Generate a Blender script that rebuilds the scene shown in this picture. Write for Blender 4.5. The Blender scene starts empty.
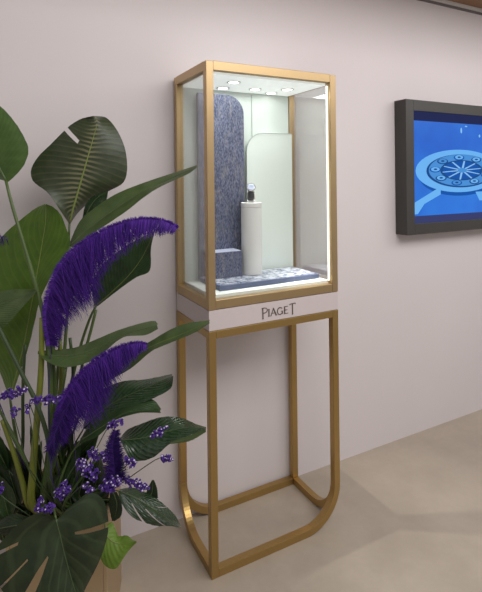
import bpy, bmesh, math, random
from mathutils import Vector, Matrix
random.seed(7)
S = bpy.context.scene
COL = S.collection
S.view_settings.view_transform = 'Standard'
S.view_settings.look = 'None'
S.view_settings.exposure = 0.0
S.view_settings.gamma = 1.0

# ------------------------------------------------------------------ camera
FPX, YAW, ROLL, SX, SY = 478.565, .4909, .0114, 3.393, -115.8
CAM = Vector((-.7226, -1.6467, 1.498))
_s, _c = math.sin(YAW), math.cos(YAW)
R0 = Vector((_c, -_s, 0)); FW = Vector((_s, _c, 0)); U0 = Vector((0, 0, 1))
RT = R0 * math.cos(ROLL) - U0 * math.sin(ROLL)
UP = R0 * math.sin(ROLL) + U0 * math.cos(ROLL)
cd = bpy.data.cameras.new('camera'); cam = bpy.data.objects.new('camera', cd); COL.objects.link(cam)
m = Matrix.Identity(4)
for i in range(3):
    m[i][0] = RT[i]; m[i][1] = UP[i]; m[i][2] = -FW[i]; m[i][3] = CAM[i]
cam.matrix_world = m
cd.sensor_fit = 'VERTICAL'; cd.sensor_height = 36; cd.sensor_width = 36
cd.lens = FPX * 36 / 592; cd.shift_y = SY / 592; cd.shift_x = -SX / 592; cd.clip_start = .02
S.camera = cam

def ray(x, y): return FW + RT * ((x - 241 - SX) / FPX) - UP * ((y - 296 - SY) / FPX)
def at(x, y, t): return CAM + ray(x, y) * t
def aty(x, y, Y):
    d = ray(x, y); return CAM + d * ((Y - CAM.y) / d.y)

# ------------------------------------------------------------------ helpers
def tag(o, label=None, cat=None, group=None, kind=None):
    if label: o['label'] = label
    if cat: o['category'] = cat
    if group: o['group'] = group
    if kind: o['kind'] = kind
    return o
def empty(name, loc, label, cat, group=None):
    o = bpy.data.objects.new(name, None); COL.objects.link(o); o.location = loc
    o.empty_display_size = .05
    return tag(o, label, cat, group)
def link(name, verts, faces, mats, parent=None, smooth=False, uvs=None, midx=None, cols=None, sharp=False):
    me = bpy.data.meshes.new(name)
    off = parent_loc(parent)
    me.from_pydata([tuple(Vector(v) - off) for v in verts], [], faces)
    if not isinstance(mats, (list, tuple)): mats = [mats]
    for mt in mats: me.materials.append(mt)
    if midx:
        for p, i in zip(me.polygons, midx): p.material_index = i
    if smooth: me.polygons.foreach_set('use_smooth', [True] * len(me.polygons))
    if uvs:
        l = me.uv_layers.new(name='UVMap')
        for lp in me.loops: l.data[lp.index].uv = uvs[lp.vertex_index]
    if cols:
        a = me.attributes.new('tint', 'FLOAT', 'POINT')
        for i, c in enumerate(cols): a.data[i].value = c
    if smooth and sharp: me.set_sharp_from_angle(angle=math.radians(40))
    me.update()
    o = bpy.data.objects.new(name, me); COL.objects.link(o)
    if parent: o.parent = parent
    return o
def parent_loc(p):
    v = Vector((0, 0, 0))
    while p is not None:
        v += p.location; p = p.parent
    return v
class MB:
    def __init__(s): s.v = []; s.f = []; s.mi = []
    def add(s, v, f, mi=0):
        b = len(s.v); s.v += [Vector(p) for p in v]; s.f += [tuple(i + b for i in q) for q in f]; s.mi += [mi] * len(f); return s
    def box(s, a, b, mi=0, rot=None, bev=0):
        (x0, y0, z0), (x1, y1, z1) = a, b
        bm = bmesh.new()
        bmesh.ops.create_cube(bm, size=1)
        for v in bm.verts:
            v.co = Vector(((x0 + x1) / 2 + v.co.x * (x1 - x0), (y0 + y1) / 2 + v.co.y * (y1 - y0), (z0 + z1) / 2 + v.co.z * (z1 - z0)))
        if bev: bmesh.ops.bevel(bm, geom=list(bm.edges), offset=bev, segments=2, affect='EDGES', profile=.5)
        bm.verts.index_update()
        vs = [v.co.copy() for v in bm.verts]; fs = [[v.index for v in f.verts] for f in bm.faces]; bm.free()
        if rot: vs = [rot @ v for v in vs]
        return s.add(vs, fs, mi)
    def cyl(s, c, r, z0, z1, n=40, mi=0, prof=None):
        prof = prof or [(0, z0), (r - .0015, z0), (r, z0 + .0015), (r, z1 - .0015), (r - .0015, z1), (0, z1)]
        vs = []; fs = []
        k = len(prof)
        for i in range(n):
            a = 2 * math.pi * i / n
            for (rr, z) in prof: vs.append((c[0] + rr * math.cos(a), c[1] + rr * math.sin(a), z))
        for i in range(n):
            j = (i + 1) % n
            for q in range(k - 1): fs.append((i * k + q, j * k + q, j * k + q + 1, i * k + q + 1))
        return s.add(vs, fs, mi)
    def build(s, name, mats, parent=None, smooth=False, **k):
        return link(name, s.v, s.f, mats, parent, smooth, midx=s.mi, sharp=True, **k)
def catmull(P, n):
    P = [Vector(p) for p in P]
    if len(P) == 2: return [P[0].lerp(P[1], i / (n - 1)) for i in range(n)]
    d = [0]
    for a, b in zip(P, P[1:]): d.append(d[-1] + max((b - a).length, 1e-6))
    out = []
    for i in range(n):
        s = d[-1] * i / (n - 1); k = 0
        while k < len(P) - 2 and s > d[k + 1]: k += 1
        u = (s - d[k]) / (d[k + 1] - d[k])
        p1, p2 = P[k], P[k + 1]
        L = d[k + 1] - d[k]
        m1 = (p2 - P[k - 1]) / (d[k + 1] - d[k - 1]) * L if k > 0 else (p2 - p1)
        m2 = (P[k + 2] - p1) / (d[k + 2] - d[k]) * L if k + 2 < len(P) else (p2 - p1)
        out.append((2 * u**3 - 3 * u**2 + 1) * p1 + (u**3 - 2 * u**2 + u) * m1 + (-2 * u**3 + 3 * u**2) * p2 + (u**3 - u**2) * m2)
    return out
def tube_geo(P, r, n=24, sides=8, flat=1.0):
    C = catmull(P, n); vs = []; fs = []
    rf = r if callable(r) else (lambda s: r)
    for i, c in enumerate(C):
        t = (C[min(i + 1, n - 1)] - C[max(i - 1, 0)]).normalized()
        a = t.cross(FW)
        a = a.normalized() if a.length > 1e-4 else t.orthogonal().normalized()
        b = t.cross(a)
        rr = rf(i / (n - 1))
        for k in range(sides):
            g = 2 * math.pi * k / sides
            vs.append(c + a * rr * math.cos(g) + b * rr * flat * math.sin(g))
    for i in range(n - 1):
        for k in range(sides):
            k2 = (k + 1) % sides
            fs.append((i * sides + k, i * sides + k2, (i + 1) * sides + k2, (i + 1) * sides + k))
    fs.append(tuple(range(sides))[::-1]); fs.append(tuple((n - 1) * sides + k for k in range(sides)))
    return vs, fs
def tube(name, P, r, mat, parent, n=24, sides=8, flat=1.0):
    vs, fs = tube_geo(P, r, n, sides, flat)
    return link(name, vs, fs, mat, parent, True)

# ------------------------------------------------------------------ materials
def srgb(r, g, b):
    f = lambda c: (c / 255 / 12.92) if c / 255 <= .04045 else ((c / 255 + .055) / 1.055) ** 2.4
    return (f(r), f(g), f(b), 1)
class NT:
    def __init__(s, name):
        s.m = bpy.data.materials.new(name); s.m.use_nodes = True; s.t = s.m.node_tree; s.t.nodes.clear()
        s.out = s.n('ShaderNodeOutputMaterial')
    def n(s, typ, **k):
        x = s.t.nodes.new(typ)
        for a, v in k.items():
            if hasattr(x, a) and a not in ('Scale',): setattr(x, a, v)
        return x
    def l(s, a, b): s.t.links.new(a, b)
    def math(s, op, a, b=None, c=None):
        x = s.t.nodes.new('ShaderNodeMath'); x.operation = op
        for i, v in enumerate((a, b, c)):
            if v is None: continue
            if isinstance(v, (int, float)): x.inputs[i].default_value = v
            else: s.l(v, x.inputs[i])
        return x.outputs[0]
    def mix(s, f, a, b):
        x = s.t.nodes.new('ShaderNodeMix'); x.data_type = 'RGBA'
        for i, v in ((0, f), (6, a), (7, b)):
            if isinstance(v, (int, float, tuple)): x.inputs[i].default_value = v
            else: s.l(v, x.inputs[i])
        return x.outputs[2]
    def noise(s, scale, detail=3, vec=None, rough=.5):
        x = s.t.nodes.new('ShaderNodeTexNoise'); x.inputs['Scale'].default_value = scale
        x.inputs['Detail'].default_value = detail; x.inputs['Roughness'].default_value = rough
        if vec is None: vec = s.obj()
        s.l(vec, x.inputs['Vector']); return x.outputs['Fac']
    def obj(s):
        return s.t.nodes.new('ShaderNodeTexCoord').outputs['Object']
    def mapv(s, vec, scale):
        x = s.t.nodes.new('ShaderNodeMapping'); x.inputs['Scale'].default_value = scale; s.l(vec, x.inputs['Vector']); return x.outputs[0]
    def ramp(s, f, a, b):
        x = s.t.nodes.new('ShaderNodeMapRange'); x.inputs[1].default_value = a; x.inputs[2].default_value = b
        x.interpolation_type = 'SMOOTHSTEP'; s.l(f, x.inputs[0]); return x.outputs[0]
    def bsdf(s, col, rough=.5, metal=0, spec=.5, bump=None, bs=.1, bd=.01, emit=None, es=0):
        p = s.t.nodes.new('ShaderNodeBsdfPrincipled')
        for k, v in (('Base Color', col), ('Roughness', rough), ('Metallic', metal), ('Specular IOR Level', spec)):
            if isinstance(v, (int, float, tuple)): p.inputs[k].default_value = v
            else: s.l(v, p.inputs[k])
        if bump is not None:
            b = s.t.nodes.new('ShaderNodeBump'); b.inputs['Strength'].default_value = bs; b.inputs['Distance'].default_value = bd
            s.l(bump, b.inputs['Height']); s.l(b.outputs[0], p.inputs['Normal'])
        if emit is not None:
            if isinstance(emit, tuple): p.inputs['Emission Color'].default_value = emit
            else: s.l(emit, p.inputs['Emission Color'])
            p.inputs['Emission Strength'].default_value = es
        s.l(p.outputs[0], s.out.inputs[0]); s.p = p
        return s.m
def plain(name, c, rough=.5, metal=0, spec=.5, var=.06, sc=30, **k):
    t = NT(name); f = t.noise(sc)
    d = tuple(x * (1 - var) for x in c[:3]) + (1,); e = tuple(min(1, x * (1 + var)) for x in c[:3]) + (1,)
    return t.bsdf(t.mix(f, d, e), rough, metal, spec, **k)

def mk_wall():
    t = NT('plaster_wall'); f = t.noise(2.0, 4); g = t.noise(140, 2)
    return t.bsdf(t.mix(f, (.635, .575, .585, 1), (.685, .622, .632, 1)), .75, 0, .25, g, .05, .002)
def mk_floor():
    t = NT('polished_concrete'); f = t.noise(2.6, 6, None, .6); g = t.noise(38, 4)
    c = t.mix(t.ramp(f, .3, .7), (.375, .317, .260, 1), (.455, .388, .318, 1))
    c = t.mix(t.math('MULTIPLY', g, .35), c, (.34, .287, .232, 1))
    return t.bsdf(c, t.math('ADD', t.math('MULTIPLY', f, .2), .38), 0, .35, g, .03, .002)
def mk_wood():
    t = NT('brown_wood'); v = t.mapv(t.obj(), (2, 30, 2)); f = t.noise(3, 5, v)
    return t.bsdf(t.mix(f, (.22, .11, .05, 1), (.36, .20, .10, 1)), .5)
def mk_brass(name, a, b, rough=.36):
    t = NT(name); v = t.mapv(t.obj(), (60, 60, 3)); f = t.noise(6, 4, v); g = t.noise(9, 3)
    c = t.mix(t.math('MULTIPLY', t.math('ADD', f, g), .5), a, b)
    return t.bsdf(c, t.math('ADD', t.math('MULTIPLY', f, .15), rough - .07), .85, .5, f, .03, .001)
def mk_glass():
    t = NT('clear_glass')
    tr = t.n('ShaderNodeBsdfTransparent'); tr.inputs[0].default_value = (.99, .995, .991, 1)
    gl = t.n('ShaderNodeBsdfGlossy'); gl.inputs['Roughness'].default_value = .02
    lw = t.n('ShaderNodeLayerWeight'); lw.inputs[0].default_value = .25
    f = t.math('MULTIPLY', lw.outputs['Fresnel'], .55)
    nz = t.math('ADD', f, t.math('MULTIPLY', t.noise(3), .02))
    mx = t.n('ShaderNodeMixShader'); t.l(nz, mx.inputs[0]); t.l(tr.outputs[0], mx.inputs[1]); t.l(gl.outputs[0], mx.inputs[2])
    t.l(mx.outputs[0], t.out.inputs[0]); return t.m
def mk_glow(name, c, s):
    t = NT(name); e = t.n('ShaderNodeEmission'); f = t.noise(20)
    t.l(t.mix(f, c, tuple(x * .94 for x in c[:3]) + (1,)), e.inputs[0]); e.inputs[1].default_value = s
    t.l(e.outputs[0], t.out.inputs[0]); return t.m
def mk_blue():
    t = NT('blue_shimmer_cloth'); v = t.mapv(t.obj(), (1, 1, .22))
    f = t.noise(420, 2, v); g = t.noise(55, 5, v, .7); h = t.noise(160, 2)
    c = t.mix(t.ramp(f, .38, .66), (.030, .039, .090, 1), (.170, .185, .275, 1))
    c = t.mix(t.math('MULTIPLY', t.ramp(g, .48, .72), .5), c, (.33, .30, .27, 1))
    return t.bsdf(c, t.math('ADD', t.math('MULTIPLY', h, .3), .25), .25, .6, f, .3, .002)
def mk_marble():
    t = NT('blue_white_marble'); f = t.noise(38, 4); g = t.noise(95, 3)
    c = t.mix(t.ramp(f, .42, .58), (.09, .11, .18, 1), (.52, .53, .59, 1))
    c = t.mix(t.ramp(g, .45, .6), c, (.33, .36, .44, 1))
    return t.bsdf(c, .18, 0, .6)
def mk_leaf(name, dark, light, vein, K=26, k2=7, vs=.5, rough=.42, rib=0.0, trans=.18, bump=.35, spec=.45):
    t = NT(name); uv = t.n('ShaderNodeUVMap'); sp = t.n('ShaderNodeSeparateXYZ'); t.l(uv.outputs[0], sp.inputs[0])
    au = t.math('ABSOLUTE', t.math('SUBTRACT', t.math('MULTIPLY', sp.outputs[0], 2), 1))
    wob = t.math('MULTIPLY', t.noise(16, 2), .6)
    ph = t.math('ADD', t.math('SUBTRACT', t.math('MULTIPLY', sp.outputs[1], K), t.math('MULTIPLY', au, k2)), wob)
    s = t.math('SINE', t.math('MULTIPLY', ph, 6.2832))
    n = t.noise(22, 4)
    c = t.mix(t.ramp(n, .3, .7), dark, light)
    line = t.ramp(s, .55, 1.0)
    c = t.mix(t.math('MULTIPLY', line, vs), c, vein)
    mid = t.math('SUBTRACT', 1, t.ramp(au, .0, .55))
    if rib: c = t.mix(t.math('MULTIPLY', t.math('MULTIPLY', mid, t.ramp(s, -.4, .8)), rib), c, vein)  # cream highlight painted into the vein stripes near the midrib
    t.bsdf(c, t.math('ADD', t.math('MULTIPLY', n, .15), rough - .07), 0, spec, s, bump, .0012)
    tl = t.n('ShaderNodeBsdfTranslucent'); t.l(t.mix(.5, c, light), tl.inputs[0])
    mx = t.n('ShaderNodeMixShader'); mx.inputs[0].default_value = trans
    t.l(t.p.outputs[0], mx.inputs[1]); t.l(tl.outputs[0], mx.inputs[2]); t.l(mx.outputs[0], t.out.inputs[0])
    return t.m
def mk_plume(name, a, b):
    t = NT(name); at_ = t.n('ShaderNodeAttribute'); at_.attribute_name = 'tint'
    c = t.mix(at_.outputs['Fac'], a, b)
    c = t.mix(t.math('MULTIPLY', t.noise(60), .35), c, a)
    t.bsdf(c, .6, 0, .25)
    tl = t.n('ShaderNodeBsdfTranslucent'); t.l(c, tl.inputs[0])
    mx = t.n('ShaderNodeMixShader'); mx.inputs[0].default_value = .3
    t.l(t.p.outputs[0], mx.inputs[1]); t.l(tl.outputs[0], mx.inputs[2]); t.l(mx.outputs[0], t.out.inputs[0])
    return t.m

M = dict(
    wall=mk_wall(), floor=mk_floor(), wood=mk_wood(),
    trim=plain('white_trim_paint', (.62, .58, .56, 1), .5),
    gap=plain('painted_shadow_line', (.16, .14, .14, 1), .8),  # shadow line below the trim, painted as a dark strip
    brass=mk_brass('brushed_brass', (.42, .295, .155, 1), (.54, .385, .21, 1), .38),
    brass2=mk_brass('brushed_brass_stand', (.37, .24, .085, 1), (.49, .325, .125, 1), .33),
    glass=mk_glass(),
    panel=plain('pale_lacquer', (.60, .52, .52, 1), .45, var=.03),
    white=plain('white_case_lining', (.62, .675, .635, 1), .5, var=.02),
    whitec=plain('white_floor_lining', (.74, .77, .74, 1), .5, var=.02),
    glowc=plain('ceiling_lining_added_glow', (.75, .78, .76, 1), .5, var=.02, emit=(.95, 1, .97, 1), es=.52),  # white ceiling lining with an added glow that lifts its brightness
    blue=mk_blue(), marble=mk_marble(),
    risert=plain('painted_lit_top', (.36, .38, .50, 1), .5),  # light from above painted into the riser's top as a paler colour
    navy=plain('slate_blue_edge', (.085, .105, .19, 1), .5),
    ped=plain('cream_leather', (.62, .61, .595, 1), .5, var=.05, sc=90),
    letter=plain('dark_bronze_letters', (.10, .075, .055, 1), .5),
    led=mk_glow('warm_white_lens', (1, .97, .92, 1), 6.0),
    strip=mk_glow('light_strip_glow', (1, .97, .9, 1), 1.6),
    chrome=plain('polished_steel', (.75, .75, .76, 1), .12, 1),
    strap=plain('dark_watch_strap', (.035, .037, .04, 1), .35),
    dial=plain('silver_dial', (.30, .33, .44, 1), .35, .2),
    gem=plain('pale_gems', (.60, .60, .66, 1), .2, .4),
    acryl=plain('clear_edge', (.42, .46, .44, 1), .2),
    tv=plain('black_screen_casing', (.040, .037, .034, 1), .5, var=.15, sc=8),
    soil=plain('dark_soil', (.03, .025, .02, 1), .9, var=.5, sc=60),
    planter=mk_brass('satin_gold_planter', (.52, .40, .25, 1), (.60, .46, .30, 1), .5),
)
for nm in ('panel',):
    pass
def emis(name, c, s=1.0):
    return mk_glow(name, c, s)
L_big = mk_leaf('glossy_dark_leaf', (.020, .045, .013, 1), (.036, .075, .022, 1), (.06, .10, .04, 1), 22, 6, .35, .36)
L_rib = mk_leaf('ribbed_leaf', (.028, .040, .017, 1), (.043, .058, .026, 1), (.27, .24, .14, 1), 24, -3.0, .10, .38, .60, .12, .10)
L_bright = mk_leaf('bright_leaf', (.060, .125, .008, 1), (.090, .170, .014, 1), (.12, .20, .03, 1), 16, 5, .4, .45, 0, .3)
L_fresh = mk_leaf('fresh_green_leaf', (.050, .105, .020, 1), (.075, .140, .030, 1), (.10, .17, .045, 1), 20, 7, .25, .45, 0, .25, .15)
L_lime = mk_leaf('lime_leaf_skin', (.12, .22, .02, 1), (.17, .28, .04, 1), (.20, .30, .06, 1), 8, 3, .35, .5, 0, .25)
L_mid = mk_leaf('mid_green_leaf', (.054, .090, .026, 1), (.086, .132, .042, 1), (.12, .17, .065, 1), 24, 8, .35, .42)
L_gloss = mk_leaf('shiny_deep_leaf', (.014, .036, .014, 1), (.026, .058, .022, 1), (.10, .14, .07, 1), 14, 5, .3, .27, 0, .1, .35, .7)
L_mon = mk_leaf('monstera_leaf', (.016, .030, .012, 1), (.028, .047, .018, 1), (.05, .075, .032, 1), 7, 2, .5, .45, 0, .08)
L_dark = mk_leaf('dark_green_leaf', (.010, .020, .008, 1), (.022, .040, .014, 1), (.04, .06, .03, 1), 10, 4, .3, .5, 0, .1)  # darkest leaf green, for low and filler leaves
STALK = plain('green_stalk', (.075, .115, .030, 1), .4, var=.25, sc=14)
STALK_D = plain('dark_green_stalk', (.040, .066, .022, 1), .45, var=.25, sc=14)
STALK_Y = plain('yellow_green_stalk', (.17, .19, .025, 1), .4, var=.35, sc=10)
RIB = plain('pale_midrib', (.20, .24, .06, 1), .4, var=.15)
RIB_D = plain('soft_midrib', (.085, .115, .045, 1), .4, var=.15)
PL = mk_plume('violet_feather', (.022, .008, .125, 1), (.200, .055, .580, 1))
PL_D = mk_plume('indigo_feather', (.018, .008, .085, 1), (.085, .030, .26, 1))
QUILL = plain('quill_violet', (.05, .02, .16, 1), .5)
CAL = plain('purple_calyx', (.080, .026, .26, 1), .6, var=.5, sc=120)
FLO = plain('white_floret', (.62, .55, .66, 1), .6)

# ------------------------------------------------------------------ setting
WY = .3662
def struct(name, mb, mat, **k):
    return tag(mb.build(name, mat, None, **k), kind='structure')
struct('floor', MB().box((-4, -5, -.1), (5, WY + .15, 0)), M['floor'])
struct('wall_back', MB().box((-4, WY, 0), (5, WY + .15, 2.9)), M['wall'])
struct('ceiling', MB().box((-4, -.30, 2.590), (5, WY, 2.72)), M['wood'])
struct('trim_1', MB().box((-4, WY - .016, 2.568), (5, WY, 2.590), 0, bev=.003).box((-4, WY - .005, 2.553), (5, WY, 2.568), 1), [M['trim'], M['gap']])

# ------------------------------------------------------------------ showcase
W, D, H, T = .6135, .3528, 1.95, .030
ZR, ZP0, ZP1 = .900, .930, 1.0095     # stand top rail, panel bottom, panel top
ZF = 1.057                            # case floor
case = empty('display_case', (W / 2, D / 2, 0), 'tall brass-framed glass showcase on open curved legs against the wall', 'display case')
def bar(name, a, b, mat, bev=.0018): return MB().box(a, b, bev=bev).build(name, mat, case)
for (x, y) in ((0, 0), (W - T, 0), (0, D - T), (W - T, D - T)):
    bar('post', (x, y, ZP1), (x + T, y + T, H), M['brass'])
e = .001
for z0, z1, nm in ((H - .034, H + .002, 'top_rail'), (ZP1 + .001, ZP1 + .036, 'lower_rail')):
    bar(nm, (T, e, z0), (W - T, T - e, z1), M['brass'])
    bar(nm, (T, D - T + e, z0), (W - T, D - e, z1), M['brass'])
    bar(nm, (e, T, z0), (T - e, D - T, z1), M['brass'])
    bar(nm, (W - T + e, T, z0), (W - e, D - T, z1), M['brass'])
# glass
MB().box((T, .012, ZP1 + .036), (W - T, .016, H - .034)).build('front_pane', M['glass'], case)
MB().box((.012, T, ZP1 + .036), (.016, D - T, H - .034)).build('side_pane', M['glass'], case)
MB().box((W - .016, T, ZP1 + .036), (W - .012, D - T, H - .034)).build('side_pane', M['glass'], case)
MB().box((T, D - .024, ZF), (W - T - .002, D - .014, 1.912)).build('back_panel', M['white'], case)
MB().box((T + .001, T + .001, ZF - .012), (W - T - .001, D - .025, ZF)).build('case_floor', M['whitec'], case)
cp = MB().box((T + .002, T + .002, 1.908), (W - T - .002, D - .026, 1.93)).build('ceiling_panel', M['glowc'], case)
spots = ((.185, .135), (.478, .175), (.198, .268), (.458, .285), (.342, .232))
for (x, y) in spots:
    d = MB().cyl((x, y), .031, 0, 0, 32, prof=[(.021, 1.9085), (.022, 1.9056), (.029, 1.9058), (.031, 1.9072), (.031, 1.9085)]).build('downlight', M['whitec'], case, True)
    MB().cyl((x, y), .0215, 0, 0, 32, prof=[(0, 1.9054), (.0212, 1.9056), (.0212, 1.9075)]).build('lens', M['led'], d, True)
for x in (T, W - T - .006):
    MB().box((x, .018, ZF), (x + .006, .025, 1.905)).build('light_strip', M['strip'], case)
# base panel + letters
bp = MB().box((.001, .001, ZP0 + .0015), (W - .001, D - .001, ZP1 - .0015), bev=.001).build('base_panel', M['panel'], case)
def stroke(mb, pts, w0, w1=None, n=None):
    """flat ribbon on the front of the panel, extruded 1.5 mm"""
    w1 = w0 if w1 is None else w1
    N = len(pts); L = []; Rr = []
    for i, p in enumerate(pts):
        a = Vector(pts[max(i - 1, 0)]); b = Vector(pts[min(i + 1, N - 1)]); t = (b - a).normalized(); nn = Vector((-t.y, t.x))
        w = (w0 + (w1 - w0) * i / (N - 1)) / 2
        L.append(Vector(p) + nn * w); Rr.append(Vector(p) - nn * w)
    vs = []
    for yy in (-.0012, .0012):
        for q in L + Rr: vs.append((q.x, yy, q.y))
    k = 2 * N; fs = []
    for i in range(N - 1):
        fs.append((i, i + 1, N + i + 1, N + i)); fs.append((k + i, k + N + i, k + N + i + 1, k + i + 1))
        fs.append((i, k + i, k + i + 1, i + 1)); fs.append((N + i, N + i + 1, k + N + i + 1, k + N + i))
    fs += [(0, N, k + N, k), (N - 1, k + N - 1, k + 2 * N - 1, 2 * N - 1)]
    mb.add(vs, fs)
def arc(cx, cz, rx, rz, a0, a1, n=14):
    return [(cx + rx * math.cos(math.radians(a0 + (a1 - a0) * i / n)), cz + rz * math.sin(math.radians(a0 + (a1 - a0) * i / n))) for i in range(n + 1)]
lt = MB(); zb = .9455
def lv(p): return [(x - .0065, zb + z) for x, z in p]
th, tn = .0042, .0022
stroke(lt, lv([(.241, 0), (.2405, .043)]), th, th); stroke(lt, lv([(.237, .0), (.2445, .0)]), .0015); stroke(lt, lv([(.236, .0422), (.249, .0428)]), tn)
stroke(lt, lv([(.249, .0428)] + arc(.249, .0325, .0125, .0098, 85, -90) + [(.2425, .022)]), tn, .0028)
stroke(lt, lv([(.2690, .0065), (.2690, .0345)]), th); stroke(lt, lv([(.2655, .0065), (.2725, .0065)]), .0014); stroke(lt, lv([(.2655, .0345), (.2725, .0345)]), .0014)
stroke(lt, lv([(.2780, .0065), (.2905, .0360)]), tn); stroke(lt, lv([(.2895, .0365), (.3035, .0065)]), th); stroke(lt, lv([(.2835, .0165), (.2985, .0165)]), .0018)
stroke(lt, lv([(.2755, .0065), (.2808, .0065)]), .0014); stroke(lt, lv([(.3000, .0065), (.3068, .0065)]), .0014)
stroke(lt, lv(arc(.3215, .0205, .0125, .0142, 42, 325, 20)), .0034, .0026); stroke(lt, lv([(.3325, .0075), (.3325, .0185)]), .0036); stroke(lt, lv([(.3265, .0190), (.3355, .0190)]), .0016)
stroke(lt, lv([(.3435, .0065), (.3435, .0350)]), th)
for z, x1 in ((.0350, .3590), (.0210, .3565), (.0070, .3600)): stroke(lt, lv([(.3405, z), (x1, z)]), .0022)
stroke(lt, lv([(.3820, -.001), (.3820, .0430)]), th); stroke(lt, lv([(.3685, .0415), (.3960, .0435)]), .0026); stroke(lt, lv([(.3785, -.001), (.3855, -.001)]), .0015)
stroke(lt, lv([(.3690, .0415), (.3685, .0370)]), .002, .001); stroke(lt, lv([(.3955, .0435), (.3960, .0385)]), .002, .001)
lo = lt.build('lettering', M['letter'], bp); lo['label'] = 'dark serif capitals on the pale panel'
# stand
R = .18; T2 = T
for (a, b) in (((T, 0, ZR), (W - T, T, ZP0)), ((T, D - T, ZR), (W - T, D, ZP0)), ((0, T, ZR), (T, D - T, ZP0)), ((W - T, T, ZR), (W, D - T, ZP0))):
    bar('apron_rail', a, b, M['brass2'])
bar('leg', (0, 0, 0), (T, T, ZP0), M['brass2'])
bar('leg', (W - T, D - T, 0), (W, D, ZP0), M['brass2'])
bar('leg', (W - T, 0, R), (W, T, ZP0), M['brass2'])
bar('leg', (0, D - T, R), (T, D, ZP0), M['brass2'])
def curved(name, axis, leg_at, end_at, lo, hi):
    """arc from a leg down into a floor rail; axis 0: in a front plane, axis 1: in a side plane"""
    sgn = 1 if end_at > leg_at else -1
    out, inn = [], []
    n = 18
    for i in range(n + 1):
        a = math.pi / 2 * i / n
        cx = leg_at + sgn * R
        out.append((cx - sgn * R * math.cos(a), R - R * math.sin(a)))
        r2 = R - T
        inn.append((cx - sgn * r2 * math.cos(a), R - r2 * math.sin(a)))
    out.append((end_at, 0)); inn.append((end_at, T))
    vs = []; N = len(out)
    for w in (lo, hi):
        for (u, z) in out + inn: vs.append((u, w, z) if axis == 0 else (w, u, z))
    k = 2 * N; fs = []
    for i in range(N - 1):
        fs += [(i, i + 1, N + i + 1, N + i), (k + i, k + N + i, k + N + i + 1, k + i + 1), (i, k + i, k + i + 1, i + 1), (N + i, N + i + 1, k + N + i + 1, k + N + i)]
    fs += [(0, N, k + N, k), (N - 1, k + N - 1, k + 2 * N - 1, 2 * N - 1)]
    o = link(name, vs, fs, M['brass2'], case)
    bm = bmesh.new(); bm.from_mesh(o.data); bmesh.ops.recalc_face_normals(bm, faces=bm.faces); bm.to_mesh(o.data); bm.free()
    bv = o.modifiers.new('edge', 'BEVEL'); bv.width = .0016; bv.segments = 2; bv.limit_method = 'ANGLE'; bv.angle_limit = math.radians(40)
    return o
curved('curved_foot_rail', 0, W, T, .0, T)
curved('curved_foot_rail', 1, 0, D - T, W - T, W)
curved('curved_foot_rail', 1, D, T, 0, T)
curved('curved_foot_rail', 0, 0, W - T, D - T, D)

# ---- things inside the case
def arch_board(name, x0, x1, y0, y1, z0, z1, r, side, mat, label, cat, edge=None):
    P = [(x0, z0), (x1, z0)]
    if side == 'r': P += [(x1, z1 - r)] + arc(x1 - r, z1 - r, r, r, 0, 90, 16)[1:] + [(x0, z1)]
    else: P += [(x1, z1)] + arc(x0 + r, z1 - r, r, r, 90, 180, 16)
    n = len(P); vs = [(x, y0, z) for x, z in P] + [(x, y1, z) for x, z in P]
    fs = [tuple(range(n)), tuple(range(2 * n - 1, n - 1, -1))] + [(i, n + i, n + (i + 1) % n, (i + 1) % n) for i in range(n)]
    mi = [0, 0] + [1 if edge else 0] * n
    o = link(name, vs, fs, [mat] + ([edge] if edge else []), None, midx=mi)
    return tag(o, label, cat)
arch_board('backdrop_board', .089, .314, .292, .314, ZF, 1.884, .085, 'r', M['blue'], 'tall shimmering blue board with one rounded top corner inside the showcase', 'backdrop board')
lowb = arch_board('backdrop_board', .329, W - T - .004, .296, .3005, ZF, 1.720, .093, 'l', M['white'], 'lower white board with rounded top left corner behind the watch pedestal', 'backdrop board', M['acryl'])
ep = [Vector((x, .295, z)) for x, z in [(.329, ZF + .002), (.329, 1.3), (.329, 1.6)] + arc(.329 + .093, 1.720 - .093, .093, .093, 180, 90, 16) + [(.5, 1.72), (W - T - .005, 1.72)]]
tube('edge_trim', ep, .0014, M['acryl'], lowb, 90, 6)
arch_board('backdrop_board', .376, W - T - .004, .3235, .3285, ZF, 1.900, .006, 'l', M['white'], 'tall plain white board at the back of the showcase, right of the blue board', 'backdrop board', M['acryl'])
tray = empty('display_tray', (.33, .18, ZF), 'low slate blue tray with mottled marble top on the showcase floor', 'tray')
MB().box((.085, .078, ZF), (.572, .288, ZF + .021), bev=.002).build('tray_base', M['navy'], tray)
MB().box((.093, .086, ZF + .0205), (.564, .282, ZF + .0225)).build('marble_top', M['marble'], tray)
ZT = ZF + .0225
tag(MB().box((.110, .205, ZT), (.252, .2905, 1.190), bev=.0015).box((.112, .207, 1.1895), (.250, .289, 1.1912), 1).build('riser_block', [M['blue'], M['risert']]), 'low blue shimmering block on the tray in front of the blue board', 'riser block')
pc = (.3135, .230)
ped = empty('watch_pedestal', (pc[0], pc[1], ZT), 'slim cream cylinder pedestal holding up the watch', 'pedestal')
MB().cyl(pc, .0460, ZT, 1.376, 48).build('column', M['ped'], ped, True)
MB().cyl(pc, .0461, 1.3768, 1.398, 48).build('cap', M['ped'], ped, True)
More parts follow.
